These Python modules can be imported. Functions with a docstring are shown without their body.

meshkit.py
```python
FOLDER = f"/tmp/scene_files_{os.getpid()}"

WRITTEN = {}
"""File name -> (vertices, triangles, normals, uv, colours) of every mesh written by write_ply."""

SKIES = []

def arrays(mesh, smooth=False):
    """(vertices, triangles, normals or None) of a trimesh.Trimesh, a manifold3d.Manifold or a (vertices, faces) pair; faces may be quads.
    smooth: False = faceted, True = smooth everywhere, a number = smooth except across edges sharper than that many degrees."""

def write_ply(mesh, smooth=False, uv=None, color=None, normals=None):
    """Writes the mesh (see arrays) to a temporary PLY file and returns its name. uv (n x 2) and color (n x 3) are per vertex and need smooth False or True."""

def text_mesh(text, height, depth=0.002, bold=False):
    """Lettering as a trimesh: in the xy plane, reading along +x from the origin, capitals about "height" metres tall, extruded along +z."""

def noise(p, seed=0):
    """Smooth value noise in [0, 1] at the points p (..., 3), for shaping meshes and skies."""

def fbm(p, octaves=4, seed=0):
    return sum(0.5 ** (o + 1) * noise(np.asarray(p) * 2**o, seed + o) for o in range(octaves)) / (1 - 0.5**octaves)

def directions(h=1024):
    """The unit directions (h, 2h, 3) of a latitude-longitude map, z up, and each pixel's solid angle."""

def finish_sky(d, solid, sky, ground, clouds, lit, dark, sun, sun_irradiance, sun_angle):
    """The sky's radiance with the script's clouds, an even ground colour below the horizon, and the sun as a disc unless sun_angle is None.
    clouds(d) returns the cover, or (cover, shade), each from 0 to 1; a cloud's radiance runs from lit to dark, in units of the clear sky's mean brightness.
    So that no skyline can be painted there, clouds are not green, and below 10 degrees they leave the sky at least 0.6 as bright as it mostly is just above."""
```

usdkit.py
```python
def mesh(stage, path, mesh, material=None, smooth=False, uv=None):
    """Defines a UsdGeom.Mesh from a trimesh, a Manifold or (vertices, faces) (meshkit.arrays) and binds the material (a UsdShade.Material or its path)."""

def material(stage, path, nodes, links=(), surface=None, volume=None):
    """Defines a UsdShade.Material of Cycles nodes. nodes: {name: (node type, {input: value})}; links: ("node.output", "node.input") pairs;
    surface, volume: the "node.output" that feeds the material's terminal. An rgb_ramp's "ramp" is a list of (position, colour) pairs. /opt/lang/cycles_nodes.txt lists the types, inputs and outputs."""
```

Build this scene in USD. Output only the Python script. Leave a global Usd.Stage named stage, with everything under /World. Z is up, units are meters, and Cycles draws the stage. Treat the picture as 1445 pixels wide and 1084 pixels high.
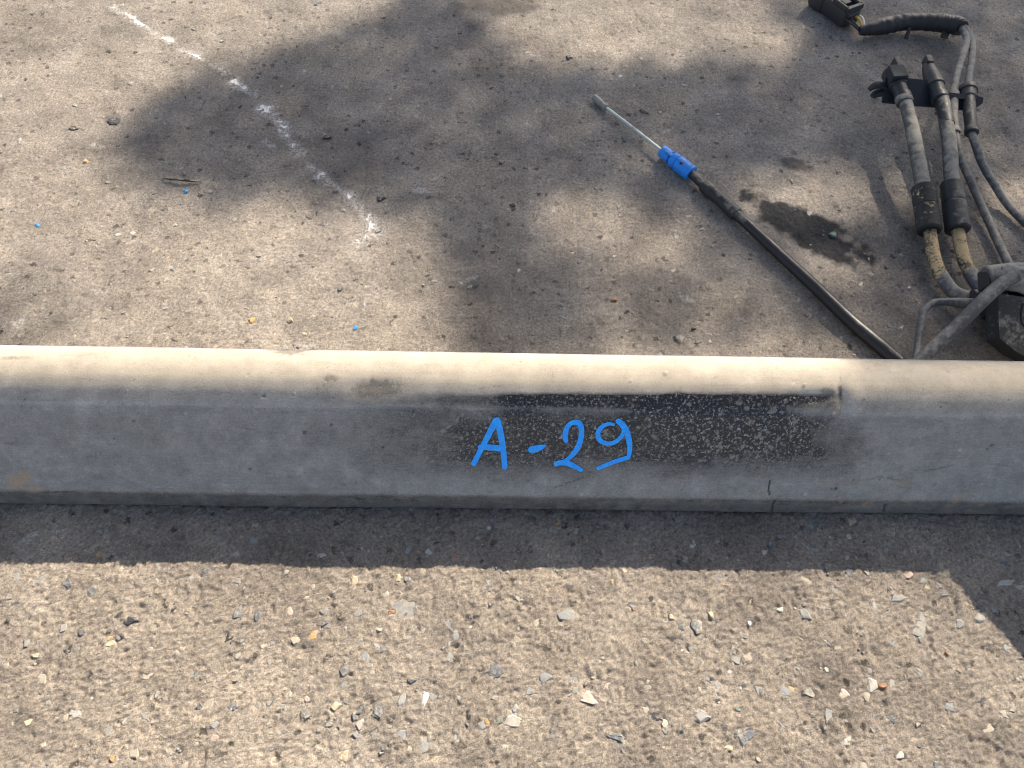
import math, random
import numpy as np, trimesh, usdkit, meshkit
from pxr import Usd, UsdGeom, UsdLux, UsdShade, Sdf, Gf, Vt
from shapely.geometry import Polygon, LineString, Point
from shapely.ops import unary_union
from scipy.ndimage import gaussian_filter
rng = np.random.default_rng(29)
random.seed(29)
stage = Usd.Stage.CreateInMemory()
UsdGeom.SetStageUpAxis(stage, UsdGeom.Tokens.z)
UsdGeom.SetStageMetersPerUnit(stage, 1.0)
UsdGeom.Xform.Define(stage, '/World')
UsdGeom.Scope.Define(stage, '/World/Looks')

# ------------------------------------------------------------------ camera, sky, sun, exposure
W, H = 1445.0, 1084.0
CAM_H, PITCH, ROLL, FOC = 0.55, math.radians(57.0), math.radians(0.62), 1162.0   # metres, photograph pixels
EXPOSURE = 1.34
SUN_AZ, SUN_PLANE = math.radians(33.0), math.radians(42.5)
SUN_EL = math.atan(math.tan(SUN_PLANE) * math.cos(SUN_AZ))
SUN = np.array([math.sin(SUN_AZ) * math.cos(SUN_EL), math.cos(SUN_AZ) * math.cos(SUN_EL), math.sin(SUN_EL)])
C = np.array([0, 0, CAM_H])
F = np.array([0, math.cos(PITCH), -math.sin(PITCH)])
R0, U0 = np.array([1.0, 0, 0]), np.array([0, math.sin(PITCH), math.cos(PITCH)])
R = math.cos(ROLL) * R0 + math.sin(ROLL) * U0
U = -math.sin(ROLL) * R0 + math.cos(ROLL) * U0
cam = UsdGeom.Camera.Define(stage, '/World/camera')
cam.AddTransformOp().Set(Gf.Matrix4d(*R, 0, *U, 0, *(-F), 0, *C, 1))
cam.CreateHorizontalApertureAttr(36.0)
cam.CreateVerticalApertureAttr(36.0 * H / W)
cam.CreateFocalLengthAttr(36.0 * FOC / W)
cam.CreateClippingRangeAttr(Gf.Vec2f(0.01, 200))
cam.CreateFStopAttr(20.0)
cam.CreateFocusDistanceAttr(0.58)
cam.CreateExposureAttr(EXPOSURE)
sky = usdkit.material(stage, '/World/Looks/sky_material', {
    's': ('sky_texture', dict(sky_type='single_scattering', sun_disc=False, sun_elevation=SUN_EL, sun_rotation=math.atan2(SUN[0], SUN[1]),
                              air_density=1.0, aerosol_density=2.5, ozone_density=1.0)),
    'bw': ('rgb_to_bw', {}),
    'hz': ('mix_color', dict(fac=0.25, use_clamp=False)),
    'b': ('background_shader', dict(strength=0.080))},
    [('s.color', 'bw.color'), ('s.color', 'hz.a'), ('bw.val', 'hz.b'), ('hz.result', 'b.color')], surface='b.background')
dome = UsdLux.DomeLight.Define(stage, '/World/sky')
UsdShade.MaterialBindingAPI.Apply(dome.GetPrim()).Bind(sky)
dome.GetPrim().SetCustomDataByKey('kind', 'structure')
sun = UsdLux.DistantLight.Define(stage, '/World/sun')
sun.CreateNormalizeAttr(True)
sun.CreateIntensityAttr(1.25)
sun.CreateAngleAttr(0.53)
sun.CreateColorAttr(Gf.Vec3f(1.0, 0.88, 0.72))
zx = SUN
xx = np.cross([0, 0, 1], zx); xx /= np.linalg.norm(xx); yx = np.cross(zx, xx)
sun.AddTransformOp().Set(Gf.Matrix4d(*xx, 0, *yx, 0, *zx, 0, *(SUN * 20), 1))

# ------------------------------------------------------------------ helpers
def at(px, py, z=0.0):
    """Where the sight line of a photograph pixel meets the height z."""
    if z > .013: z = .013 + (z - .013) * LOW
    d = F + (px - W / 2) / FOC * R - (py - H / 2) / FOC * U
    return C + d * ((z - C[2]) / d[2])

LOW = 1.0
def px_of(p):
    d = np.asarray(p) - C
    k = d @ F
    return W / 2 + FOC * (d @ R) / k, H / 2 - FOC * (d @ U) / k

USED = {}
def path_for(name, parent=None):
    base = (parent.GetPath().pathString if parent else '/World') + '/' + name
    n = USED.get(base, -1) + 1
    USED[base] = n
    return base if n == 0 else f'{base}_{n:03d}'

def obj(name, mesh, mat, parent=None, smooth=35, attrs=None, label=None):
    m = usdkit.mesh(stage, path_for(name, parent), mesh, mat, smooth=smooth)
    for k, v in (attrs or {}).items():
        t = Sdf.ValueTypeNames.Float3Array if np.ndim(v) == 2 else Sdf.ValueTypeNames.FloatArray
        pv = UsdGeom.PrimvarsAPI(m).CreatePrimvar(k, t, 'vertex')
        pv.Set((Vt.Vec3fArray if np.ndim(v) == 2 else Vt.FloatArray).FromNumpy(np.ascontiguousarray(v, np.float32)))
    if label:
        m.GetPrim().SetCustomDataByKey('label', label)
    return m.GetPrim()

def thing(name, label, cat, loc=(0, 0, 0)):
    x = UsdGeom.Xform.Define(stage, path_for(name))
    ORIGIN[x.GetPath()] = np.array(loc, float)
    x.AddTranslateOp().Set(Gf.Vec3d(*map(float, loc)))
    return tag(x.GetPrim(), label, cat)
ORIGIN = {}

def tag(p, label, cat=None, group=None, kind=None):
    for k, v in (('label', label), ('category', cat), ('group', group), ('kind', kind)):
        if v: p.SetCustomDataByKey(k, v)
    return p

def put(name, mesh, mat, t, smooth=35, attrs=None, label=None):
    """A part given in world coordinates, stored under its thing."""
    o = ORIGIN[t.GetPath()]
    if isinstance(mesh, (tuple, list)):
        mesh = (np.asarray(mesh[0]) - o, mesh[1])
    else:
        mesh = mesh.copy(); mesh.apply_translation(-o)
    return obj(name, mesh, mat, t, smooth, attrs, label)

def spline(pts, n=60):
    p = np.asarray(pts, float)
    if len(p) == 2:
        return p[0] + np.linspace(0, 1, n)[:, None] * (p[1] - p[0])
    from scipy.interpolate import CubicSpline
    t = np.r_[0, np.cumsum(np.maximum(np.linalg.norm(np.diff(p[:, :3], axis=0), axis=1), 1e-6) ** 0.6)]
    return CubicSpline(t, p)(np.linspace(0, t[-1], n))

def tube(pts, radius, n=60, sides=18, bump=0.0, seed=0, flat=1.0, raw=False):
    """Round tube along a curve; radius a number or a list of (fraction, radius)."""
    p = np.asarray(pts, float) if raw else spline(pts, n)
    n = len(p)
    s = np.r_[0, np.cumsum(np.linalg.norm(np.diff(p, axis=0), axis=1))]; s /= s[-1]
    r = np.full(n, radius) if np.ndim(radius) == 0 else np.interp(s, *np.array(radius).T)
    t = np.gradient(p, axis=0); t /= np.linalg.norm(t, axis=1)[:, None]
    a = np.cross(t[0], [0, 0, 1.0]); a /= np.linalg.norm(a)
    fr = []
    for k in range(n):
        a = a - t[k] * (a @ t[k]); a /= np.linalg.norm(a)
        fr.append((a, np.cross(a, t[k])))
    th = np.linspace(0, 2 * np.pi, sides, endpoint=False)
    v = np.array([p[k] + r[k] * (np.cos(th)[:, None] * fr[k][0] + flat * np.sin(th)[:, None] * fr[k][1]) for k in range(n)])
    if bump:
        q = (meshkit.fbm(v.reshape(-1, 3) * 140 + seed, 3, seed) - .5).reshape(n, sides, 1)
        ctr = p[:, None]
        v = ctr + (v - ctr) * (1 + bump * q / np.maximum(r[:, None, None], 1e-4))
    v = np.vstack([v.reshape(-1, 3), p[0], p[-1]])
    f = []
    i = np.arange(n - 1)[:, None] * sides; j = np.arange(sides)[None]; j2 = (j + 1) % sides
    a_, b_, c_, d_ = i + j, i + j2, i + sides + j2, i + sides + j
    f = np.vstack([np.stack([a_, b_, c_], -1).reshape(-1, 3), np.stack([a_, c_, d_], -1).reshape(-1, 3)])
    e0 = np.stack([np.full(sides, n * sides), (np.arange(sides) + 1) % sides, np.arange(sides)], 1)
    l = (n - 1) * sides
    e1 = np.stack([np.full(sides, n * sides + 1), l + np.arange(sides), l + (np.arange(sides) + 1) % sides], 1)
    m = trimesh.Trimesh(v, np.vstack([f, e0, e1]), process=False)
    if m.volume < 0: m.invert()
    return m

def steps(*pairs):
    """A profile of (fraction, radius) with crisp steps."""
    return list(pairs)

def rbox(center, size, axes=None, r=0.0012, seg=2):
    """Box with rounded edges; axes = three unit vectors."""
    import manifold3d as m3
    s = m3.Manifold.sphere(r, 8)
    hx = np.array(size) / 2 - r
    pts = [s.translate([a * hx[0], b * hx[1], c * hx[2]]) for a in (-1, 1) for b in (-1, 1) for c in (-1, 1)]
    m = m3.Manifold.batch_hull(pts).to_mesh()
    v = m.vert_properties[:, :3].astype(float)
    A = np.eye(3) if axes is None else np.array(axes, float)
    return trimesh.Trimesh(v @ A + np.asarray(center), m.tri_verts, process=False)

def frame(direction, up=(0, 0, 1)):
    a = np.asarray(direction, float); a = a / np.linalg.norm(a)
    b = np.cross(up, a); b /= np.linalg.norm(b)
    return np.array([a, b, np.cross(a, b)])

cat = trimesh.util.concatenate

# ------------------------------------------------------------------ materials
def mat(name, nodes, links, surface='p.BSDF'):
    return usdkit.material(stage, '/World/Looks/' + name, nodes, links, surface=surface)

def dusty(name, base, dust=(.33, .28, .21), amount=0.35, scale=160, rough=0.55, spec=0.4, bump=0.0003, up=0.35, metallic=0.0, lo=.42, hi=.68):
    """Object material with uneven dust, thicker on faces that look up."""
    return mat(name, {
        'g': ('geometry', {}),
        'n': ('noise_texture', dict(scale=scale, detail=5, roughness=.65)),
        'n2': ('noise_texture', dict(scale=scale * .18, detail=3, roughness=.6)),
        'sep': ('separate_xyz', {}),
        'upm': ('math', dict(math_type='multiply_add', value2=up, value3=amount - .5)),
        'big': ('math', dict(math_type='multiply_add', value2=.9, value3=-.45)),
        's1': ('math', dict(math_type='add')), 's2': ('math', dict(math_type='add')),
        'rng': ('map_range', dict(from_min=lo, from_max=hi, to_min=0.0, to_max=.95, clamp=True)),
        'c': ('mix_color', dict(a=base, b=dust)),
        'r': ('map_range', dict(from_min=0, from_max=1, to_min=rough, to_max=.95, clamp=True)),
        'bm': ('bump', dict(strength=.7, distance=bump)),
        'p': ('principled_bsdf', dict(metallic=metallic, specular_ior_level=spec))},
        [('g.position', 'n.vector'), ('g.position', 'n2.vector'), ('g.normal', 'sep.vector'), ('sep.z', 'upm.value1'),
         ('n2.fac', 'big.value1'), ('big.value', 's1.value1'), ('upm.value', 's1.value2'),
         ('s1.value', 's2.value1'), ('n.fac', 's2.value2'), ('s2.value', 'rng.value'),
         ('rng.result', 'c.fac'), ('c.result', 'p.base_color'), ('rng.result', 'r.value'), ('r.result', 'p.roughness'),
         ('n.fac', 'bm.height'), ('bm.normal', 'p.normal')])

# ------------------------------------------------------------------ the ground
def sstep(x, a, b):
    t = np.clip((x - a) / (b - a), 0, 1)
    return t * t * (3 - 2 * t)

def P3(x, y, s):
    return np.stack([x * s, y * s, np.full_like(x, 0.37)], -1)

def ground_low(x, y):
    """Gentle relief of the slab."""
    return (meshkit.fbm(P3(x, y, 9), 2, 3) - .5) * .0022 + (meshkit.fbm(P3(x, y, 45), 2, 7) - .5) * .0022

def axis(a, b, step_a, step_b, far):
    out = [a]
    while out[-1] < b:
        t = (out[-1] - a) / (b - a)
        out.append(out[-1] + step_a + (step_b - step_a) * t)
    hi, s = [out[-1]], step_b
    while hi[-1] < far:
        s *= 1.22; hi.append(hi[-1] + s)
    lo, s = [a], step_a
    while lo[-1] > -far:
        s *= 1.22; lo.append(lo[-1] - s)
    return np.array(lo[:0:-1] + out + hi[1:])

gx = axis(-.70, .70, .00125, .00125, 7.0)
gy = axis(.055, .98, .00095, .0022, 7.0)
X, Y = np.meshgrid(gx, gy)
near = (np.abs(X) < .74) & (Y > .03) & (Y < 1.05)
Z = ground_low(X, Y)
xn, yn = X[near], Y[near]
rough = .5 + .5 * sstep(yn, .34, .22)
d = (meshkit.fbm(P3(xn, yn, 80), 2, 11) - .5) * .0024
n2 = meshkit.noise(P3(xn, yn, 230), 12)
d += (np.abs(n2 - .5) * 2 - .5) * -.0010
d += (meshkit.noise(P3(xn, yn, 420), 13) - .5) * .0013
d += (meshkit.noise(P3(xn, yn, 640), 14) - .5) * .0016 + np.random.default_rng(5).normal(0, .00016, xn.shape)
pit = meshkit.fbm(P3(xn, yn, 75) * [1.5, .8, 1], 3, 21)
d -= sstep(pit, .62, .72) * .0013
w3 = meshkit.fbm(P3(xn, yn, 270) + meshkit.noise(P3(xn, yn, 130), 71)[..., None] * 1.6, 3, 70)
d -= sstep(w3, .58, .76) * .0010
grain = meshkit.noise(P3(xn, yn, 330), 15)
d += sstep(grain, .68, .88) * .0006
Z[near] += d * rough
GPX, GPY = px_of(np.stack([X, Y, Z], -1).reshape(-1, 3))
GPX, GPY = GPX.reshape(X.shape), GPY.reshape(X.shape)
front = ((np.stack([X, Y, Z], -1) - C) @ F) > .1

def gh(x, y):
    """Ground height at points, from the sheet itself."""
    i = np.clip(np.searchsorted(gx, x), 1, len(gx) - 1); j = np.clip(np.searchsorted(gy, y), 1, len(gy) - 1)
    return Z[j, i]

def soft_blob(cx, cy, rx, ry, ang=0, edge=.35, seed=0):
    """A dark blot painted on the concrete round a place, with a ragged edge."""
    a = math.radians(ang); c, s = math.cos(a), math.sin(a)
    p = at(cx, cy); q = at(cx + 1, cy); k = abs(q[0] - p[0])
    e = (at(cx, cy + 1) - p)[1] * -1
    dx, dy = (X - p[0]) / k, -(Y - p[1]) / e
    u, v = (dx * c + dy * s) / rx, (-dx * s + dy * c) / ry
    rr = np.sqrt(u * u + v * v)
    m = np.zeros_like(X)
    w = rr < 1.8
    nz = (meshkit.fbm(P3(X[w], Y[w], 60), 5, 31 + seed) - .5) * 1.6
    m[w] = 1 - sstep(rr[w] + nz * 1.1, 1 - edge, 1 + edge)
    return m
stain_shade = np.zeros_like(X)  # real oil stains, plus soft blobs that paint in streaks of shade
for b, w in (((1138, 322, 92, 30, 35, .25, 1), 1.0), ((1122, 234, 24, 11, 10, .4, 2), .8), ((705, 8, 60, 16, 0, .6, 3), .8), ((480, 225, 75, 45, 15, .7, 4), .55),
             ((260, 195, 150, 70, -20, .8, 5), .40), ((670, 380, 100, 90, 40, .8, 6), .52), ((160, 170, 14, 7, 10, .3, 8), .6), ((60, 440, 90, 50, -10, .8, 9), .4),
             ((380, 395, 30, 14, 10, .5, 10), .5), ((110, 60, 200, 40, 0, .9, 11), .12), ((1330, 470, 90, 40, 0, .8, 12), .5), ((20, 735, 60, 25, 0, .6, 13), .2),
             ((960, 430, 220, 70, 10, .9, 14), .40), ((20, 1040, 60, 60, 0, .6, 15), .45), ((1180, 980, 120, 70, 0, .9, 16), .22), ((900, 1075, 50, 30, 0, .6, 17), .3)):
    stain_shade = np.maximum(stain_shade, soft_blob(*b) * w)
# the upper part of the yard is trodden darker and greyer than the gritty part before the beam
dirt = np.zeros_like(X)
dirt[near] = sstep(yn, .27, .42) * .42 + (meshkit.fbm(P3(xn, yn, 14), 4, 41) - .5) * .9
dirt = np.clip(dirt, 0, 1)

def stroke_mask(pts, width, seed, gap=.52):
    """Ragged chalk along a polyline of photograph points."""
    q = np.array([at(*p)[:2] for p in pts])
    box = (X > q[:, 0].min() - .02) & (X < q[:, 0].max() + .02) & (Y > q[:, 1].min() - .02) & (Y < q[:, 1].max() + .02)
    m = np.zeros_like(X)
    xx_, yy_ = X[box], Y[box]
    best = np.full(xx_.shape, 9.0)
    for a, b in zip(q[:-1], q[1:]):
        ab = b - a
        t = np.clip(((xx_ - a[0]) * ab[0] + (yy_ - a[1]) * ab[1]) / (ab @ ab), 0, 1)
        best = np.minimum(best, np.hypot(xx_ - a[0] - t * ab[0], yy_ - a[1] - t * ab[1]))
    nz = meshkit.fbm(P3(xx_, yy_, 150), 3, seed)
    big = meshkit.fbm(P3(xx_, yy_, 40), 2, seed + 1)
    m[box] = np.clip(1 - best / width + (nz - .5) * 2.5 + (meshkit.noise(P3(xx_, yy_, 420), seed + 2) - .5) * .9 + (big - gap) * 3.0 - .12, 0, 1)
    m[box] *= best < width * 1.8
    return m
CH = [[(160, 12), (186, 26), (215, 44), (240, 58)], [(254, 70), (275, 78), (296, 90), (316, 101)], [(330, 116), (345, 127), (362, 139)],
      [(370, 154), (386, 163), (400, 180), (408, 198), (416, 210), (430, 219)], [(438, 235), (456, 250), (474, 264), (490, 276)],
      [(490, 280), (506, 292), (520, 310), (528, 328), (522, 336), (504, 340)]]
CW = [.0044, .0054, .0060, .0076, .0062, .0074]
chalk = np.zeros_like(X)
for k, (p, w) in enumerate(zip(CH, CW)):
    chalk = np.maximum(chalk, stroke_mask(p, w, 60 + k, .42))
for k, (p, w) in enumerate((([(425, 188), (440, 200), (455, 212)], .006), ([(375, 200), (390, 214)], .006), ([(585, 268), (606, 272)], .003), ([(610, 282), (648, 302)], .003),
                            ([(650, 400), (680, 388)], .0025), ([(960, 418), (985, 430)], .003), ([(700, 1062), (745, 1050), (790, 1038)], .006), ([(1040, 448), (1075, 452)], .003),
                            ([(130, 205), (150, 210)], .004), ([(22, 462), (40, 440)], .008), ([(425, 490), (440, 484)], .006), ([(930, 190), (950, 182)], .003), ([(30, 765), (48, 755)], .006))):
    chalk = np.maximum(chalk, stroke_mask(p, w, 80 + 3 * k, .56) * .8)

ny, nx = X.shape
ii = np.arange(ny * nx).reshape(ny, nx)
quads = np.stack([ii[:-1, :-1], ii[:-1, 1:], ii[1:, 1:], ii[1:, :-1]], -1).reshape(-1, 4)
GV = np.stack([X, Y, Z], -1).reshape(-1, 3)
concrete = mat('concrete_material', {
    'g': ('geometry', {}),
    'ast': ('attribute', dict(attribute='stain_shade')), 'adi': ('attribute', dict(attribute='dirt')), 'ach': ('attribute', dict(attribute='chalk')),
    'n1': ('noise_texture', dict(scale=26, detail=6, roughness=.6)),
    'n2': ('noise_texture', dict(scale=420, detail=6, roughness=.8)),
    'n3': ('noise_texture', dict(scale=1300, detail=3, roughness=.7)), 'r3': ('rgb_ramp', dict(ramp=[(.3, (.52, .52, .53)), (.42, (.86, .86, .86)), (.55, (1.04, 1.04, 1.03)), (.7, (1.42, 1.4, 1.36))])), 'm0': ('mix_color', dict(blend_type='multiply', fac=1.0, use_clamp=False)),
    'wn': ('noise_texture', dict(scale=260, detail=3)), 'wm': ('vector_math', dict(math_type='multiply_add', vector2=(.008, .008, .008))),
    'v': ('voronoi_texture', dict(scale=330, feature='f1')),
    'v2': ('voronoi_texture', dict(scale=150, feature='f1')),
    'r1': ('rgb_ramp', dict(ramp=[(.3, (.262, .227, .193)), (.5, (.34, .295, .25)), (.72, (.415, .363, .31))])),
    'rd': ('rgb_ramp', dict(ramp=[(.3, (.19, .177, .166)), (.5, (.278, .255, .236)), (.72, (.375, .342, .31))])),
    'mdirt': ('mix_color', {}), 'nL': ('noise_texture', dict(scale=7, detail=9, roughness=.62)), 'rL': ('rgb_ramp', dict(ramp=[(.32, (.56, .56, .57)), (.45, (.88, .88, .88)), (.56, (1.02, 1.02, 1.01)), (.7, (1.28, 1.26, 1.2))])), 'mL': ('mix_color', dict(blend_type='multiply', fac=.85, use_clamp=False)),
    'sand': ('rgb_ramp', dict(ramp=[(.28, (.28, .28, .28)), (.40, (.70, .70, .70)), (.52, (1.0, 1.0, 1.0)), (.70, (1.6, 1.57, 1.5))])),
    'm1': ('mix_color', dict(blend_type='multiply', fac=1.0, use_clamp=False)),
    'sepv': ('separate_color', dict(color_type='hsv')),
    'gr': ('rgb_ramp', dict(ramp=[(0, (.12, .13, .14)), (.14, (.3, .31, .32)), (.24, (1, 1, 1)), (.85, (1, 1, 1)), (.93, (1.35, 1.3, 1.2)), (1, (1.5, 1.45, 1.4))], interpolate=False)),
    'gfac': ('map_range', dict(from_min=.45, from_max=.25, to_min=0, to_max=.7, clamp=True)),
    'm2': ('mix_color', dict(blend_type='multiply', use_clamp=False)),
    'sg': ('separate_color', dict(color_type='rgb')),
    'gr2': ('rgb_ramp', dict(ramp=[(0, (.22, .23, .24)), (.03, (.42, .42, .43)), (.09, (.68, .68, .69)), (.2, (1, 1, 1)), (.94, (1.35, 1.32, 1.25))], interpolate=False)),
    'g2fac': ('map_range', dict(from_min=.44, from_max=.26, to_min=0, to_max=.85, clamp=True)),
    'm3': ('mix_color', dict(blend_type='multiply', use_clamp=False)),
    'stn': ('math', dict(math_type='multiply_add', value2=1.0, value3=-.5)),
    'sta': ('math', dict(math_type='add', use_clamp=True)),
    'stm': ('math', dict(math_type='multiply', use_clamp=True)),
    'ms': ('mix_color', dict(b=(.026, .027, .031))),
    'chf': ('math', dict(math_type='multiply', use_clamp=True)), 'chn': ('map_range', dict(from_min=.42, from_max=.60, to_min=.06, to_max=.85, clamp=True)),
    'mc': ('mix_color', dict(b=(.66, .64, .61))),
    'bs': ('map_range', dict(from_min=0, from_max=.8, to_min=1.0, to_max=.45, clamp=True)), 'bm': ('bump', dict(strength=1.0, distance=.0016)), 'bm2': ('bump', dict(strength=1.0, distance=.0009)),
    'p': ('principled_bsdf', dict(roughness=.93, specular_ior_level=.2, diffuse_roughness=.6))},
    [('g.position', 'n1.vector'), ('g.position', 'n2.vector'), ('g.position', 'n3.vector'), ('g.position', 'wn.vector'), ('wn.color', 'wm.vector1'), ('g.position', 'wm.vector3'), ('wm.vector', 'v.vector'), ('wm.vector', 'v2.vector'),
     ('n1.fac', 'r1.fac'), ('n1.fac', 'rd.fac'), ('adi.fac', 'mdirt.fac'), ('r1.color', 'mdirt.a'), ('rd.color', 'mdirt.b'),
     ('n2.fac', 'sand.fac'), ('g.position', 'nL.vector'), ('nL.fac', 'rL.fac'), ('mdirt.result', 'mL.a'), ('rL.color', 'mL.b'), ('n3.fac', 'r3.fac'), ('mL.result', 'm0.a'), ('r3.color', 'm0.b'), ('m0.result', 'm1.a'), ('sand.color', 'm1.b'),
     ('v.color', 'sepv.color'), ('sepv.b', 'gr.fac'), ('v.distance', 'gfac.value'), ('gfac.result', 'm2.fac'), ('m1.result', 'm2.a'), ('gr.color', 'm2.b'),
     ('v2.color', 'sg.color'), ('sg.g', 'gr2.fac'), ('v2.distance', 'g2fac.value'), ('g2fac.result', 'm3.fac'), ('m2.result', 'm3.a'), ('gr2.color', 'm3.b'),
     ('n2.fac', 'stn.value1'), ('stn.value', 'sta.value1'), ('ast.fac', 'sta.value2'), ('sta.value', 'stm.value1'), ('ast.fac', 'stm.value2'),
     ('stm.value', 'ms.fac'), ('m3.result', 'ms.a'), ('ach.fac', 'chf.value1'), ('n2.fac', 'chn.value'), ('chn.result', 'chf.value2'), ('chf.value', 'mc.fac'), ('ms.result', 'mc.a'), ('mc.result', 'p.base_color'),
     ('adi.fac', 'bs.value'), ('bs.result', 'bm.strength'), ('bs.result', 'bm2.strength'), ('n2.fac', 'bm.height'), ('n3.fac', 'bm2.height'), ('bm.normal', 'bm2.normal'), ('bm2.normal', 'p.normal')])
gt = UsdGeom.Xform.Define(stage, path_for('concrete_ground')).GetPrim()
ORIGIN[gt.GetPath()] = np.zeros(3)
tag(gt, 'worn gritty concrete yard with embedded stones and chalk marks', None, None, 'structure')
put('concrete_slab', (GV, quads), concrete, gt, smooth=True, attrs={'stain_shade': stain_shade.ravel(), 'dirt': dirt.ravel(), 'chalk': chalk.ravel()})
# chalk line: raised crust of white on the slab
chalk_m = mat('chalk_material', {'g': ('geometry', {}), 'n': ('noise_texture', dict(scale=500, detail=4, roughness=.7)),
    'r': ('rgb_ramp', dict(ramp=[(.3, (.38, .36, .33)), (.5, (.62, .60, .57)), (.7, (.80, .79, .76))])), 'p': ('principled_bsdf', dict(roughness=.95, specular_ior_level=.2))},
    [('g.position', 'n.vector'), ('n.fac', 'r.fac'), ('r.color', 'p.base_color')])
fq = quads[(chalk.ravel()[quads].min(1) > .86)]
uq, inv = np.unique(fq, return_inverse=True)
put('chalk_line', (GV[uq] + [0, 0, .00035], inv.reshape(fq.shape)), chalk_m, gt, smooth=True, label='broken white chalk line across the concrete')

# stones
STONE_COL = {'grey': (.20, .208, .212), 'slate': (.10, .11, .125), 'dark': (.045, .045, .05), 'pale': (.35, .34, .32), 'tan': (.31, .275, .22),
             'orange': (.40, .25, .10), 'pink': (.43, .33, .28), 'white': (.52, .51, .49), 'brown': (.24, .12, .06), 'green': (.10, .16, .14), 'buff': (.42, .35, .235)}
stone_mats = {k: dusty(k + '_stone_material', c, dust=(.30, .27, .222), amount=.40, scale=420, rough=.8, spec=.25, bump=.0006, up=.08) for k, c in STONE_COL.items()}
AVOID = []                                                                  # filled by hand below: nothing grows under the beam
def stone_mesh(x, y, a, b, ang, rise, r):
    """Angular stone let into the slab: a bevelled irregular plate, or a rounded pebble."""
    n = r.integers(6, 10)
    th = np.sort(r.uniform(0, 2 * np.pi, n) * .35 + np.linspace(0, 2 * np.pi, n, endpoint=False))
    rad = r.uniform(.72, 1.12, n)
    ring = np.stack([np.cos(th) * a * rad, np.sin(th) * b * rad], 1)
    c, s = math.cos(ang), math.sin(ang)
    ring = ring @ np.array([[c, s], [-s, c]])
    tilt = r.normal(0, .07, 2)
    lev = [(1.06, -rise * 2.2 - .002), (.93, rise * .45), (.70, rise)]
    v = []
    for k, (q, z) in enumerate(lev):
        w = ring * q * (1 + r.normal(0, .05, (n, 1)) * (k > 0)) + (r.normal(0, .06, 2) * a if k == 2 else 0)
        v.append(np.c_[w, z + (w @ tilt if k else 0) + r.normal(0, rise * .10, n) * (k > 0)])
    v.append(np.array([[0, 0, rise * 1.06]]))
    v = np.vstack(v)
    f = []
    for k in range(2):
        for i in range(n):
            j = (i + 1) % n
            f += [[k * n + i, k * n + j, (k + 1) * n + j], [k * n + i, (k + 1) * n + j, (k + 1) * n + i]]
    for i in range(n):
        f.append([2 * n + i, 2 * n + (i + 1) % n, 3 * n])
    z0 = float(ground_low(np.array([x]), np.array([y]))[0]) - (.00045 if y < .25 else .0001)
    return v + [x, y, z0], np.array(f)

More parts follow.
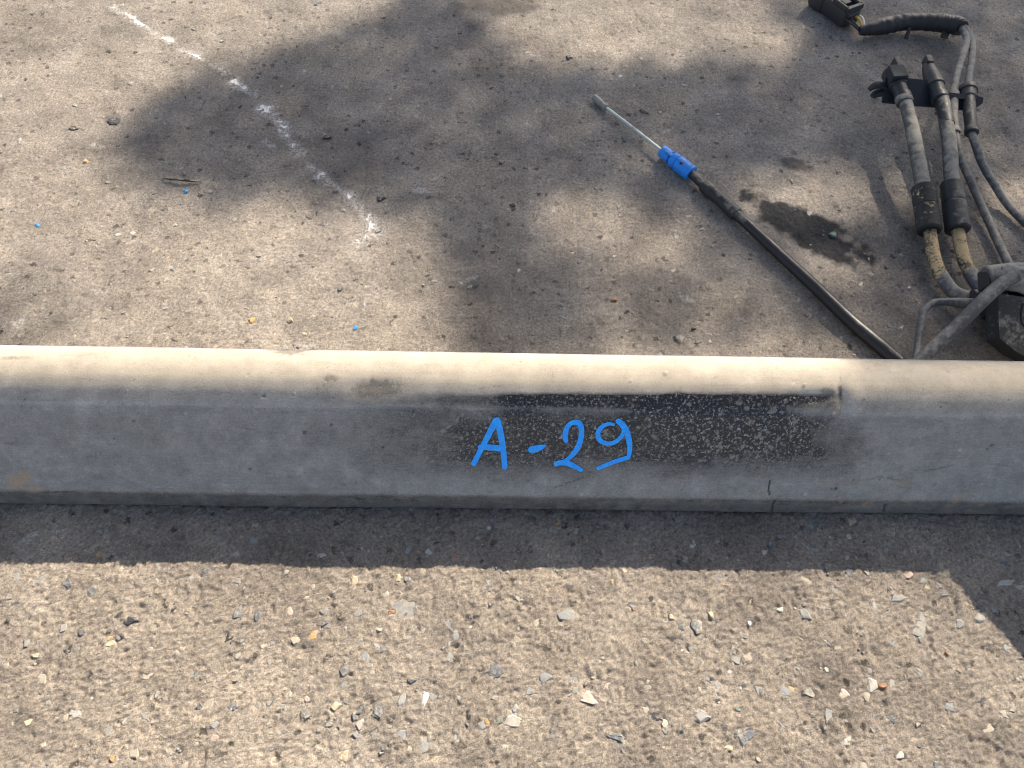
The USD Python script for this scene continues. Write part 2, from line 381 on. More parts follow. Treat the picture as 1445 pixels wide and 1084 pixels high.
def pix_stone(px, py, lpx, wpx, ang, rise):
    p = at(px, py)
    k = np.linalg.norm(p - C) / FOC
    ey = k / max(.3, math.sin(math.atan2(CAM_H, p[1])))
    return p[0], p[1], lpx * k / 2, wpx * ey / 2, math.radians(ang) * .2, rise
NAMED = [  # px, py, length px, width px, turn, rise (m), kind
    (572, 862, 40, 30, 60, .0008, 'grey'), (637, 883, 26, 20, 20, .0012, 'grey'), (590, 888, 40, 14, 10, .0008, 'grey'), (808, 870, 44, 20, 40, .0010, 'grey'),
    (702, 948, 28, 20, -20, .0018, 'slate'), (750, 976, 22, 16, -50, .0016, 'grey'), (724, 1018, 26, 24, 20, .0020, 'pale'), (868, 1040, 24, 16, 70, .0022, 'slate'),
    (581, 960, 14, 9, 20, .0020, 'slate'), (833, 985, 30, 24, 60, .0016, 'pink'), (561, 816, 12, 14, 60, .0022, 'buff'), (532, 1007, 16, 20, 60, .0016, 'slate'),
    (599, 1048, 22, 26, 50, .0010, 'grey'), (990, 1013, 24, 18, 30, .0022, 'pale'), (1052, 1042, 26, 34, 60, .0018, 'slate'), (1040, 933, 20, 14, 60, .0015, 'grey'),
    (1297, 882, 24, 40, 40, .0008, 'grey'), (1265, 845, 34, 12, -30, .0016, 'grey'), (1230, 967, 15, 24, 70, .0022, 'pale'), (1141, 979, 20, 16, 50, .0020, 'slate'),
    (1256, 908, 18, 14, 10, .0016, 'grey'), (1382, 873, 16, 12, -20, .0018, 'pale'), (1416, 824, 30, 11, -45, .0020, 'pale'), (1354, 880, 14, 14, 0, .0018, 'grey'),
    (1028, 1057, 14, 12, 50, .0024, 'buff'), (1190, 982, 16, 16, 60, .0020, 'pink'), (1169, 1005, 14, 32, 80, .0014, 'grey'), (983, 883, 20, 22, 20, .0018, 'slate'),
    (1003, 868, 11, 13, 60, .0024, 'buff'), (948, 872, 10, 10, 0, .0022, 'buff'), (961, 887, 10, 10, 0, .0020, 'slate'), (1136, 868, 20, 18, 30, .0014, 'grey'),
    (184, 877, 20, 14, 20, .0026, 'dark'), (336, 865, 14, 24, 60, .0020, 'slate'), (365, 870, 12, 20, 60, .0020, 'slate'), (96, 824, 18, 14, 20, .0016, 'slate'),
    (329, 997, 16, 12, 20, .0018, 'slate'), (283, 999, 16, 12, 30, .0014, 'slate'), (382, 992, 11, 16, 70, .0020, 'slate'), (303, 1023, 14, 12, 20, .0012, 'grey'),
    (486, 948, 16, 18, 60, .0022, 'slate'), (533, 1005, 14, 18, 70, .0022, 'slate'), (486, 1067, 20, 18, 20, .0018, 'buff'), (474, 997, 15, 14, 10, .0020, 'buff'),
    (459, 880, 12, 11, 0, .0018, 'slate'), (115, 893, 9, 9, 0, .0018, 'slate'), (158, 1071, 9, 9, 0, .0020, 'orange'), (50, 925, 9, 8, 0, .0018, 'buff'),
    (1336, 922, 8, 8, 0, .0020, 'brown'), (895, 860, 8, 10, 60, .0020, 'brown'), (864, 822, 8, 11, 70, .0020, 'orange'), (881, 806, 9, 9, 0, .0018, 'buff'),
    (917, 788, 8, 8, 0, .0018, 'orange'), (140, 784, 8, 8, 0, .0018, 'orange'), (356, 452, 10, 10, 40, .0018, 'orange'), (409, 453, 11, 8, 0, .0020, 'buff'),
    (121, 228, 8, 6, 0, .0020, 'orange'), (163, 171, 18, 11, 20, .0016, 'dark'), (105, 182, 14, 6, 10, .0016, 'dark'), (462, 195, 14, 6, 0, .0026, 'dark'),
    (538, 281, 15, 10, 10, .0030, 'dark'), (867, 424, 10, 7, 0, .0020, 'brown'), (960, 478, 20, 14, 40, .0022, 'slate'), (978, 466, 9, 6, 0, .0024, 'dark'),
    (909, 158, 13, 7, 0, .0026, 'dark'), (708, 231, 10, 6, 0, .0026, 'dark'), (724, 290, 11, 7, 10, .0018, 'dark'), (803, 82, 10, 5, 0, .0024, 'dark'),
    (880, 195, 6, 4, 0, .0016, 'green'), (1175, 331, 12, 8, 20, .0022, 'green'), (965, 185, 7, 5, 0, .0016, 'green'), (433, 149, 9, 5, 10, .0018, 'slate'),
    (1272, 464, 9, 6, 0, .0024, 'white'), (1282, 407, 5, 5, 0, .0020, 'white'), (1293, 425, 6, 4, 0, .0020, 'orange'), (480, 409, 9, 7, 0, .0020, 'slate'),
    (700, 800, 9, 9, 0, .0018, 'slate'), (727, 1000, 12, 12, 0, .0016, 'pale'), (1330, 838, 16, 8, 40, .0016, 'grey'), (1101, 860, 10, 9, 0, .0016, 'white'),
    (1057, 880, 7, 8, 0, .002, 'white'), (961, 919, 6, 6, 0, .002, 'white'), (770, 957, 20, 18, 50, .0012, 'grey'), (600, 985, 12, 26, 80, .0016, 'white')]
beam_shadow_free = lambda y: not (.243 < y < .346)
count = 0
for px, py, l, w, a, rise, kind in NAMED:
    x, y, sa, sb, ang, rs = pix_stone(px, py, l, w, a, rise)
    put('stone', stone_mesh(x, y, sa, sb, -ang, rs * .8, rng), stone_mats[kind], gt, smooth=22)
    count += 1
kinds = list(STONE_COL)
prob = np.array([.38, .22, .08, .07, .17, .010, .03, .012, .012, .006, .02]); prob /= prob.sum()
cand = []
while len(cand) < 3000:
    px, py = rng.uniform(-30, W + 30), rng.uniform(-20, H + 25)
    p = at(px, py)
    if p[1] > 1.0 or not beam_shadow_free(p[1]): continue
    u = rng.random()
    size = .0011 + .0042 * u ** 3.4 if p[1] < .25 else .0010 + .0030 * u ** 4
    if p[1] > .35 and rng.random() < .5: continue
    cand.append((size, p[0], p[1]))
cand.sort(reverse=True)
SV, SF, SC, off = [], [], [], 0
for k, (size, x, y) in enumerate(cand):
    kind = kinds[rng.choice(len(kinds), p=prob)]
    asp = rng.uniform(.5, .95)
    rise = size * rng.uniform(.03, .13) + .0004
    m = stone_mesh(x, y, size, size * asp, rng.uniform(0, np.pi), rise, rng)
    if count < 300:
        put('stone', m, stone_mats[kind], gt, smooth=22); count += 1
    else:
        SV.append(m[0]); SF.append(m[1] + off); off += len(m[0])
        SC.append(np.tile(np.array(STONE_COL[kind]) * rng.uniform(.75, 1.2), (len(m[0]), 1)))
grit = mat('grit_material', {'g': ('geometry', {}), 'a': ('attribute', dict(attribute='tint')), 'n': ('noise_texture', dict(scale=450, detail=4, roughness=.65)),
    'rg': ('map_range', dict(from_min=.4, from_max=.65, to_min=.1, to_max=.75, clamp=True)), 'm': ('mix_color', dict(b=(.30, .27, .222))),
    'p': ('principled_bsdf', dict(roughness=.85, specular_ior_level=.25))},
    [('g.position', 'n.vector'), ('n.fac', 'rg.value'), ('rg.result', 'm.fac'), ('a.color', 'm.a'), ('m.result', 'p.base_color')])
SV, SF, SC = np.vstack(SV), np.vstack(SF), np.vstack(SC)
tag(put('grit', (SV, SF), grit, gt, smooth=False, attrs={'tint': SC}), None, None, None, 'stuff')

# blue paint flecks fallen on the concrete
blue_paint = mat('blue_paint_material', {'p': ('principled_bsdf', dict(base_color=(.05, .22, .52), roughness=.45, specular_ior_level=.4))}, [])
def fleck(px, py, s, seed):
    r = np.random.default_rng(seed)
    p = at(px, py)
    n = 11
    th = np.linspace(0, 2 * np.pi, n, endpoint=False)
    rad = s * r.uniform(.35, 1.2, n)
    x, y = p[0] + np.cos(th) * rad, p[1] + np.sin(th) * rad
    z = gh(x, y) + .0006
    top = np.c_[x, y, z]; bot = top - [0, 0, .0012]
    ctr = np.array([[p[0], p[1], gh(np.array([p[0]]), np.array([p[1]]))[0] + .0008]])
    f = [[i, (i + 1) % n, 2 * n] for i in range(n)]
    for i in range(n):
        j = (i + 1) % n
        f += [[n + i, n + j, j], [n + i, j, i]]
    return np.vstack([top, bot, ctr]), np.array(f)
for px, py, s, l in ((262, 271, .0026, 'blue fleck beside the dark twig'), (54, 317, .0028, 'pale blue fleck at the far left'), (502, 462, .0026, 'blue fleck just behind the beam')):
    put('paint_fleck', fleck(px, py, s, int(px)), blue_paint, gt, smooth=False, label=l)
dark_wood = dusty('twig_material', (.03, .026, .022), amount=.25, rough=.8)
tw = [at(230, 252, .0022), at(245, 253, .0036), at(262, 254.5, .0036), at(286, 257, .0022)]
tag(obj('twig', tube(tw, [(0, .0004), (.2, .0011), (.7, .0011), (1, .0003)], 24, 8, .0004), dark_wood), 'thin dark twig lying alone on the concrete near the chalk line', 'twig')

# ------------------------------------------------------------------ the beam
PROF = [(.2490, .0030), (.2474, .0036), (.2472, .0060), (.2478, .0120), (.2488, .0200), (.2494, .0214), (.2497, .0222), (.2502, .0229), (.2512, .0243),
        (.2600, .0364), (.2690, .0490), (.2780, .0632), (.2850, .0736), (.2862, .0752), (.2880, .0769),
        (.2905, .0792), (.2957, .0838), (.3020, .0878), (.3085, .0897), (.3150, .0901), (.3210, .0887), (.3255, .0864), (.3290, .0830), (.3315, .0790), (.3360, .0700), (.3420, .0500), (.3420, .0060), (.3400, .0035)]
def resample(poly, step):
    p = np.array(poly)
    out = [p[0]]
    # round the polyline a little: two passes of corner cutting, then even steps
    for _ in range(2):
        q = [p[0]]
        for a, b in zip(p[:-1], p[1:]):
            q += [a * .78 + b * .22, a * .22 + b * .78]
        p = np.array(q + [p[-1]])
    s = np.r_[0, np.cumsum(np.linalg.norm(np.diff(p, axis=0), axis=1))]
    t = np.linspace(0, s[-1], int(s[-1] / step))
    return np.c_[np.interp(t, s, p[:, 0]), np.interp(t, s, p[:, 1])]
prof = resample(PROF, .0010)
PB = np.array([.2462, .004])
X0, X1 = -.66, .66
bxs = np.r_[np.linspace(X0, -.46, 40)[:-1], np.arange(-.46, .46, .00095), np.linspace(.46, X1, 40)]
def taper(x): return 1 - .045 * np.asarray(x)
bv = PB + (prof[None] - PB) * taper(bxs)[:, None, None]
BV = np.concatenate([np.broadcast_to(bxs[:, None, None], bv.shape[:2] + (1,)), bv], -1)
nb, mb = BV.shape[:2]
# small dents and waviness of the sheet
bpx, bpy = px_of(BV.reshape(-1, 3)); bpx, bpy = bpx.reshape(nb, mb), bpy.reshape(nb, mb)
fb = np.broadcast_to((np.arange(mb) < 118)[None], (nb, mb))
def bump_at(cx, cy, rx, ry): return np.exp(-((bpx - cx) / rx) ** 2 - ((bpy - cy) / ry) ** 2)
def bfbm(sx, ss, o, seed):
    q = np.stack([BV[..., 0] * sx, np.broadcast_to((np.arange(mb) * .001 * ss)[None], (nb, mb)), np.full((nb, mb), .5)], -1)
    return meshkit.fbm(q, o, seed)
dent = (bfbm(6, 12, 2, 201) - .5) * .0012 - bump_at(1186, 558, 7, 22) * .0007 - bump_at(1150, 560, 40, 8) * .0009 + bump_at(1205, 560, 12, 20) * .0008 - bump_at(530, 545, 40, 14) * .0010 - bump_at(405, 496, 30, 7) * .0010
tg = np.gradient(prof, axis=0); tg /= np.linalg.norm(tg, axis=1)[:, None]
nrm2 = np.c_[-tg[:, 1], tg[:, 0]]
BV = BV.copy(); BV[..., 1:] += dent[..., None] * nrm2[None]
# dust left on the paint, painted lip shade, wiped patch, smears, rust, cracks (all on the surface itself)
upness = np.clip(nrm2[:, 1], 0, 1)[None]
fine = bfbm(330, 330, 3, 210); mid = bfbm(45, 70, 4, 211); streak = bfbm(14, 160, 3, 212)
dust = .57 + .43 * sstep(np.broadcast_to(upness, (nb, mb)), .62, .9) + (mid - .5) * .12 + (streak - .5) * .16 + (fine - .5) * .26 + (bfbm(110, 110, 4, 216) - .5) * .30 - .34 * (1 - sstep(np.broadcast_to(np.arange(mb), (nb, mb)) * .001, .017, .021))  # last term darkens the lower lip, painting its shade into the dust
def sbox(v, a, b, ea, eb): return sstep(v, a - ea, a + ea) * (1 - sstep(v, b - eb, b + eb))
warp = (bfbm(45, 45, 5, 213) - .5) * 70
wipe = np.maximum(sbox(bpx + warp * 3.2, 880, 1140, 130, 75) * sbox(bpy + warp * .25, 557, 648, 5, 30) * 1.2, sbox(bpx + warp * 3, 560, 1175, 130, 65) * sbox(bpy + warp * .6, 574, 664, 20, 24) * .86)
wipe = np.maximum(wipe, sbox(bpx + warp * 2, 660, 1180, 120, 24) * sbox(bpy + warp * .08, 556, 578, 4, 7) * .95)
wipe *= 1 - .35 * sstep(fine, .55, .8)
wipe = wipe * (1 + (streak - .5) * .6)
smear = 0
for cx, cy, rx, ry, w in ((408, 497, 30, 6, .55), (466, 533, 16, 8, .5), (532, 548, 44, 16, .55), (1186, 553, 5, 20, .8), (1170, 556, 18, 14, .55), (20, 505, 40, 4, .45), (640, 566, 120, 7, .4), (560, 578, 60, 5, .35), (380, 690, 200, 3, .15), (120, 500, 60, 6, .2)):
    smear = np.maximum(smear, sstep(np.exp(-((bpx - cx) / rx) ** 2 - ((bpy - cy) / ry) ** 2) + (fine - .5) * 1.3 + (mid - .5) * .6 + (streak - .5) * .8, .30, 1.0) * w)
# splashes of dried dirt inside the wiped patch
spl = np.zeros((nb, mb))
dx_px = .00095
sidx = np.where((prof[:, 1] > .02) & (np.arange(mb) < 118))[0]
fxy = np.stack([BV[..., 0], np.broadcast_to((np.arange(mb) * .001)[None], (nb, mb))], -1)
arc_of = lambda py: np.interp(py, bpy[nb // 2][:110][::-1], (np.arange(110) * .001)[::-1])
for k in range(1100):
    cx = rng.uniform(560, 1230) if k % 3 else rng.normal(1090, 70); cy = rng.uniform(562, 690)
    if k > 1000: cx, cy = rng.uniform(0, 1445), rng.uniform(575, 700)
    xc = (cx - W / 2) / FOC * .55; sc = arc_of(cy)
    r = .0005 + .0012 * rng.random() ** 5
    i0, i1 = np.searchsorted(bxs, [xc - 2 * r, xc + 2 * r]); j0, j1 = max(0, int((sc - 2 * r) / .001)), int((sc + 2 * r) / .001) + 2
    q = fxy[i0:i1, j0:j1]
    dd = np.hypot(q[..., 0] - xc, q[..., 1] - sc) / r
    spl[i0:i1, j0:j1] = np.maximum(spl[i0:i1, j0:j1], 1 - sstep(dd + (fine[i0:i1, j0:j1] - .5) * 2.2, .35, 1.3))
wc = np.clip(wipe, 0, 1)
dust = dust * (1 - wc) * (1 - smear) - .24 * sstep(wc, .62, 1.0) * sstep(bfbm(60, 60, 4, 230) + .25 * sstep(bpx, 800, 950), .32, .62)
dust = np.where(spl > .05, np.maximum(dust, spl * .45), dust)
dust = np.clip(dust, -.35, 1)
for k in range(340):
    xc, sc = rng.uniform(-.46, .46), rng.uniform(.020, .120)
    r = .0004 + .0011 * rng.random() ** 5
    i0, i1 = np.searchsorted(bxs, [xc - 2 * r, xc + 2 * r]); j0, j1 = max(0, int((sc - 2 * r) / .001)), int((sc + 2 * r) / .001) + 2
    q = fxy[i0:i1, j0:j1]
    if not q.size: continue
    m_ = 1 - sstep(np.hypot(q[..., 0] - xc, q[..., 1] - sc) / r, .5, 1.4)
    dust[i0:i1, j0:j1] += m_ * (rng.choice([-.38, -.15, .25, .3]))
    BV[i0:i1, j0:j1, 1:] += (m_ * rng.choice([-.0004, .0005]))[..., None] * nrm2[None, j0:j1]
for k in range(34):
    a = np.array([rng.uniform(0, 1445), rng.uniform(500, 705)]); L_, th_ = rng.uniform(15, 90), rng.normal(0, .16)
    b = a + L_ * np.array([math.cos(th_), math.sin(th_)]); ab = b - a
    t = np.clip(((bpx - a[0]) * ab[0] + (bpy - a[1]) * ab[1]) / (ab @ ab), 0, 1)
    dust -= (1 - sstep(np.hypot(bpx - a[0] - t * ab[0], bpy - a[1] - t * ab[1]), .5, 2.0)) * rng.uniform(.08, .3) * np.sin(np.pi * np.clip(t, .02, .98)) * (fine > .42)
dust = np.clip(dust, -.35, 1)
rust = np.zeros((nb, mb))
for cx, cy, rx, ry in ((35, 672, 14, 12), (50, 690, 18, 7), (25, 680, 22, 14)):
    rust = np.maximum(rust, sstep(bump_at(cx, cy, rx, ry) + (mid - .5) * .7, .35, 1.0) * .55)
band = sstep(bpy, 660, 704) * (1 - sstep(bpy, 716, 722))
rust = np.maximum(rust, sstep(bfbm(150, 150, 3, 220), .64, .75) * (.08 + .26 * band * sstep(bpx, 500, 1100)))
crack = np.zeros((nb, mb))
for pts, w in ((((1087, 678), (1084, 690), (1086, 698)), 1.8), (((1093, 706), (1090, 714), (1089, 724)), 2.0), (((1249, 712), (1247, 722)), 2.0)):
    for a, b in zip(pts[:-1], pts[1:]):
        a, b = np.array(a, float), np.array(b, float); ab = b - a
        t = np.clip(((bpx - a[0]) * ab[0] + (bpy - a[1]) * ab[1]) / (ab @ ab), 0, 1)
        crack = np.maximum(crack, 1 - sstep(np.hypot(bpx - a[0] - t * ab[0], bpy - a[1] - t * ab[1]), w * .3, w * .9))
BV[..., 1:] -= (crack * .0006)[..., None] * nrm2[None]
# closed shell: skin, inner bottom and two end caps
ids = np.arange(nb * mb).reshape(nb, mb)
mb2 = mb
nxt = np.r_[np.arange(1, mb), 0]
bq = np.stack([ids[:-1], ids[1:], ids[1:][:, nxt], ids[:-1][:, nxt]], -1).reshape(-1, 4)
bf = np.vstack([bq[:, [0, 1, 2]], bq[:, [0, 2, 3]]])
c0, c1 = nb * mb, nb * mb + 1
caps = [[c0, ids[0, j], ids[0, nxt[j]]] for j in range(mb)] + [[c1, ids[-1, nxt[j]], ids[-1, j]] for j in range(mb)]
BALL = np.vstack([BV.reshape(-1, 3), [X0, .30, .045], [X1, .30, .045]])
bmesh = trimesh.Trimesh(BALL, np.vstack([bf, caps]), process=False)
if bmesh.volume < 0: bmesh.invert()
pad = lambda a, v: np.r_[a.ravel(), v, v]
beam_m = mat('beam_material', {
    'g': ('geometry', {}), 'ad': ('attribute', dict(attribute='dust')), 'ar': ('attribute', dict(attribute='rust')), 'ac': ('attribute', dict(attribute='crack')),
    'n': ('noise_texture', dict(scale=900, detail=4, roughness=.7)), 'nb': ('noise_texture', dict(scale=60, detail=5, roughness=.6)),
    'map': ('mapping', dict(scale=(.12, 1, 1))), 'ns': ('noise_texture', dict(scale=900, detail=3, roughness=.6)),
    'a1': ('math', dict(math_type='multiply_add', value2=.85, value3=-.425)), 'a2': ('math', dict(math_type='multiply_add', value2=.28, value3=-.14)),
    's1': ('math', dict(math_type='add')), 's2': ('math', dict(math_type='add', use_clamp=True)),
    'dc': ('rgb_ramp', dict(ramp=[(.3, (.285, .283, .272)), (.6, (.36, .355, .338)), (.75, (.42, .412, .388))])),
    'dt': ('rgb_ramp', dict(ramp=[(.3, (.31, .275, .225)), (.6, (.385, .34, .275)), (.75, (.44, .39, .32))])), 'sepn': ('separate_xyz', {}), 'upr': ('map_range', dict(from_min=.68, from_max=.9, to_min=0, to_max=1, clamp=True)), 'dm': ('mix_color', {}),
    'as': ('attribute', dict(attribute='speck')), 'nsp': ('noise_texture', dict(scale=520, detail=3, roughness=.75)), 'rsp': ('map_range', dict(from_min=.54, from_max=.66, to_min=0, to_max=.85, clamp=True)), 'msp': ('math', dict(math_type='multiply')), 'mxs': ('math', dict(math_type='maximum')),
    'c1': ('mix_color', dict(a=(.012, .013, .016))),
    'c2': ('mix_color', dict(b=(.32, .215, .11))),
    'c3': ('mix_color', dict(b=(.012, .012, .012))),
    'ro': ('map_range', dict(from_min=0, from_max=.7, to_min=.36, to_max=.9, clamp=True)),
    'bm': ('bump', dict(strength=.5, distance=.00025)),
    'p': ('principled_bsdf', dict(specular_ior_level=.4))},
    [('g.position', 'n.vector'), ('g.position', 'nb.vector'), ('g.position', 'map.vector'), ('map.vector', 'ns.vector'),
     ('n.fac', 'a1.value1'), ('ns.fac', 'a2.value1'), ('a1.value', 's1.value1'), ('a2.value', 's1.value2'), ('s1.value', 's2.value1'), ('ad.fac', 's2.value2'),
     ('nb.fac', 'dc.fac'), ('nb.fac', 'dt.fac'), ('g.normal', 'sepn.vector'), ('sepn.z', 'upr.value'), ('upr.result', 'dm.fac'), ('dc.color', 'dm.a'), ('dt.color', 'dm.b'), ('dm.result', 'c1.b'), ('g.position', 'nsp.vector'), ('nsp.fac', 'rsp.value'), ('rsp.result', 'msp.value1'), ('as.fac', 'msp.value2'), ('msp.value', 'mxs.value1'), ('s2.value', 'mxs.value2'), ('mxs.value', 'c1.fac'), ('c1.result', 'c2.a'), ('ar.fac', 'c2.fac'), ('c2.result', 'c3.a'), ('ac.fac', 'c3.fac'), ('c3.result', 'p.base_color'),
     ('s2.value', 'ro.value'), ('ro.result', 'p.roughness'), ('n.fac', 'bm.height'), ('bm.normal', 'p.normal')])
beam = thing('metal_beam', 'long dusty grey metal beam with blue hand-painted A-29 lying across the concrete', 'beam', (0, .295, 0))
put('beam_body', bmesh, beam_m, beam, smooth=True, attrs={'dust': pad(dust, .7), 'rust': pad(rust, 0), 'crack': pad(crack, 0), 'speck': pad(np.clip(wipe * (.45 + mid), 0, 1), 0)})

def on_beam(px, py, lift=.0004):
    """Where a sight line meets the front of the beam."""
    dvec = F + (px - W / 2) / FOC * R - (py - H / 2) / FOC * U
    x = (px - W / 2) / FOC * .55
    for _ in range(4):
        pr = PB + (prof[:118] - PB) * float(taper(x))
        s = pr[:, 1] - C[2] - (dvec[2] / dvec[1]) * pr[:, 0]          # sign change where the line crosses the profile
        k = np.where((s[:-1] < 0) != (s[1:] < 0))[0]
        k = int(k[0]) if len(k) else 60
        t = s[k] / (s[k] - s[k + 1])
        yz = pr[k] * (1 - t) + pr[k + 1] * t
        x = dvec[0] * yz[0] / dvec[1]
    i = min(np.searchsorted(bxs, x), nb - 1)
    yz = yz + nrm2[k] * (dent[i, k] + lift)
    return np.array([x, yz[0], yz[1]])

def stroke(pts, w):
    """A brush stroke of varying width: pts in photograph pixels, w list of widths."""
    p = spline([(a, b, c) for (a, b), c in zip(pts, w)], 40) if len(pts) > 2 else np.array([(*pts[0], w[0]), *[tuple(np.array([*pts[0], w[0]]) * (1 - t) + np.array([*pts[1], w[1]]) * t) for t in np.linspace(.05, 1, 20)]])
    r = np.random.default_rng(int(pts[0][0] * 7))
    return unary_union([unary_union([Point(a[0], a[1]).buffer(a[2] / 2 * r.uniform(.93, 1.07), 8), Point(b[0], b[1]).buffer(b[2] / 2, 8)]).convex_hull for a, b in zip(p[:-1], p[1:])])
def letter(name, polys):
    g = unary_union(polys).buffer(.25).simplify(.12)
    out = []
    for q in getattr(g, 'geoms', [g]):
        v2, f = trimesh.creation.triangulate_polygon(q, engine='earcut')
        m = trimesh.Trimesh(np.c_[v2, np.zeros(len(v2))], f, process=False)
        for _ in range(6):                                              # split long triangles so the paint follows the sheet
            e = np.linalg.norm(m.vertices[m.edges_unique[:, 0]] - m.vertices[m.edges_unique[:, 1]], axis=1).max()
            if e < 5: break
            vv, ff = trimesh.remesh.subdivide_to_size(m.vertices, m.faces, 5)
            m = trimesh.Trimesh(vv, ff, process=False)
        P = np.array([on_beam(a, b) for a, b, _ in m.vertices])
        mm = trimesh.Trimesh(P, m.faces, process=False)
        if mm.face_normals[:, 2].mean() < 0: mm.invert()
        out.append(mm)
    put(name, cat(out), paint_m, beam, smooth=False)
paint_m = mat('marker_paint_material', {'g': ('geometry', {}), 'n': ('noise_texture', dict(scale=190, detail=5, roughness=.7)),
    'n2': ('noise_texture', dict(scale=900, detail=4, roughness=.75)), 'sk': ('map_range', dict(from_min=.50, from_max=.68, to_min=0, to_max=.7, clamp=True)), 'mk': ('mix_color', dict(b=(.06, .12, .2))),
    'r': ('rgb_ramp', dict(ramp=[(.3, (.004, .25, .84)), (.55, (.006, .33, .98)), (.75, (.02, .42, 1.0))])), 'p': ('principled_bsdf', dict(roughness=.5, specular_ior_level=.35))},
    [('g.position', 'n.vector'), ('n.fac', 'r.fac'), ('g.position', 'n2.vector'), ('n2.fac', 'sk.value'), ('sk.result', 'mk.fac'), ('r.color', 'mk.a'), ('mk.result', 'p.base_color')])
def z4(pts): return [(600 + a / 3.6125, 540 + b / 3.61) for a, b in pts]
letter('letter_a', [stroke(z4([(248, 412), (300, 310), (360, 195)]), [7, 7.2, 9]), stroke(z4([(368, 192), (390, 290), (405, 428)]), [8.5, 8.2, 7.2]), stroke(z4([(280, 328), (330, 330), (392, 336)]), [6, 7.5, 8])])
letter('dash', [stroke(z4([(540, 342), (570, 335), (612, 322)]), [8, 8.6, 2.6])])
letter('digit_two', [stroke(z4([(718, 296), (716, 250), (742, 208), (782, 205), (797, 250), (782, 320), (740, 378), (690, 410)]), [6, 7, 6, 7.5, 7, 7.4, 6, 5]),
                     stroke(z4([(668, 414), (715, 408), (745, 418), (795, 444)]), [6.6, 7, 7, 5])])
letter('digit_nine', [stroke(z4([(960, 214), (915, 216), (882, 252), (890, 292), (935, 310), (985, 290), (1012, 240)]), [3.4, 5.2, 6.4, 6.5, 5.6, 5.4, 4]),
                      stroke(z4([(984, 196), (1016, 230), (1040, 300), (1036, 378)]), [6.5, 8.5, 7.4, 5.5]), stroke(z4([(1036, 380), (960, 404), (882, 436)]), [5.6, 5.4, 5])])
# added bracket, unseen past the right edge, shaped to shadow the lower right corner
beam_bare = dusty('added_bracket_material', (.05, .052, .055), dust=(.36, .335, .29), amount=.45, scale=120, rough=.6)
g0, g1 = at(1338, 811), at(1450, 934)
kx, ky = SUN[0] / SUN[2], SUN[1] / SUN[2]
yb = .318
def up_from(g): z = (yb - g[1]) / ky; return np.array([g[0] + kx * z, z])
q0, q1 = up_from(g0), up_from(g1)
slope = (q1 - q0)
q2 = q0 + slope * 1.5
poly = Polygon([(q0[0] - .012, .070), (q0[0], q0[1]), (q1[0], q1[1]), (q2[0], q2[1]), (q2[0] + .05, q2[1] + .004), (q2[0] + .05, .070)]).buffer(-.004).buffer(.004)
pm = trimesh.creation.extrude_polygon(poly, .004, engine='earcut')
pm.apply_transform(np.array([[1, 0, 0, 0], [0, 0, -1, yb + .002], [0, 1, 0, 0], [0, 0, 0, 1.0]]))
put('added_bracket', pm, beam_bare, beam, smooth=30)
flp = Polygon([(q2[0] + .046, .285), (q2[0] + .05, .285), (q2[0] + .05, .345), (q2[0] + .046, .345)])
put('added_plate', rbox((q2[0] + .052, .315, (q2[1] + .02) / 2), (.004, .07, q2[1] - .02)), beam_bare, beam)

# ------------------------------------------------------------------ hoses, cables and fittings
rubber = dusty('rubber_material', (.016, .016, .018), dust=(.22, .205, .18), amount=.15, scale=150, rough=.5, up=.25)
rubber_dusty = dusty('dusty_rubber_material', (.045, .045, .046), dust=(.235, .222, .195), amount=.40, scale=120, rough=.6, up=.25)
rubber_grey = dusty('grey_rubber_material', (.07, .072, .075), dust=(.24, .225, .20), amount=.42, scale=200, rough=.6, up=.2)
black_plastic = dusty('black_plastic_material', (.014, .015, .018), dust=(.13, .13, .125), amount=.07, scale=150, rough=.45, up=.06)
black_steel = dusty('black_steel_material', (.016, .02, .027), dust=(.16, .15, .13), amount=.10, scale=150, rough=.6, up=.06, spec=.25)
tape = dusty('tape_material', (.011, .011, .013), dust=(.16, .15, .135), amount=.13, scale=120, rough=.45, up=.15)
muddy = dusty('muddy_pipe_material', (.035, .033, .03), dust=(.45, .33, .18), amount=.50, scale=480, rough=.6, up=.10, lo=.40, hi=.64, bump=.0008)
mud_rubber = dusty('mud_rubber_material', (.015, .015, .015), dust=(.46, .36, .2), amount=.27, scale=240, rough=.7, up=.1, lo=.46, hi=.58, bump=.0008)
zinc = dusty('zinc_material', (.42, .47, .45), dust=(.30, .28, .24), amount=.30, scale=300, rough=.42, up=.1, metallic=.6)
ferr = dusty('ferrule_material', (.20, .20, .20), dust=(.26, .25, .22), amount=.40, scale=300, rough=.55, up=.1, metallic=.4)
blue_plastic = dusty('blue_plastic_material', (.010, .20, .68), dust=(.10, .15, .24), amount=.27, scale=260, rough=.42, up=.15)
yellow_w = mat('yellow_wire_material', {'p': ('principled_bsdf', dict(base_color=(.55, .36, .05), roughness=.5))}, [])
white_w = mat('white_wire_material', {'p': ('principled_bsdf', dict(base_color=(.6, .58, .52), roughness=.5))}, [])
hose_m = rubber_grey

def atl(L, dz=0.0):
    return [at(p[0], p[1], p[2] + dz) for p in L]

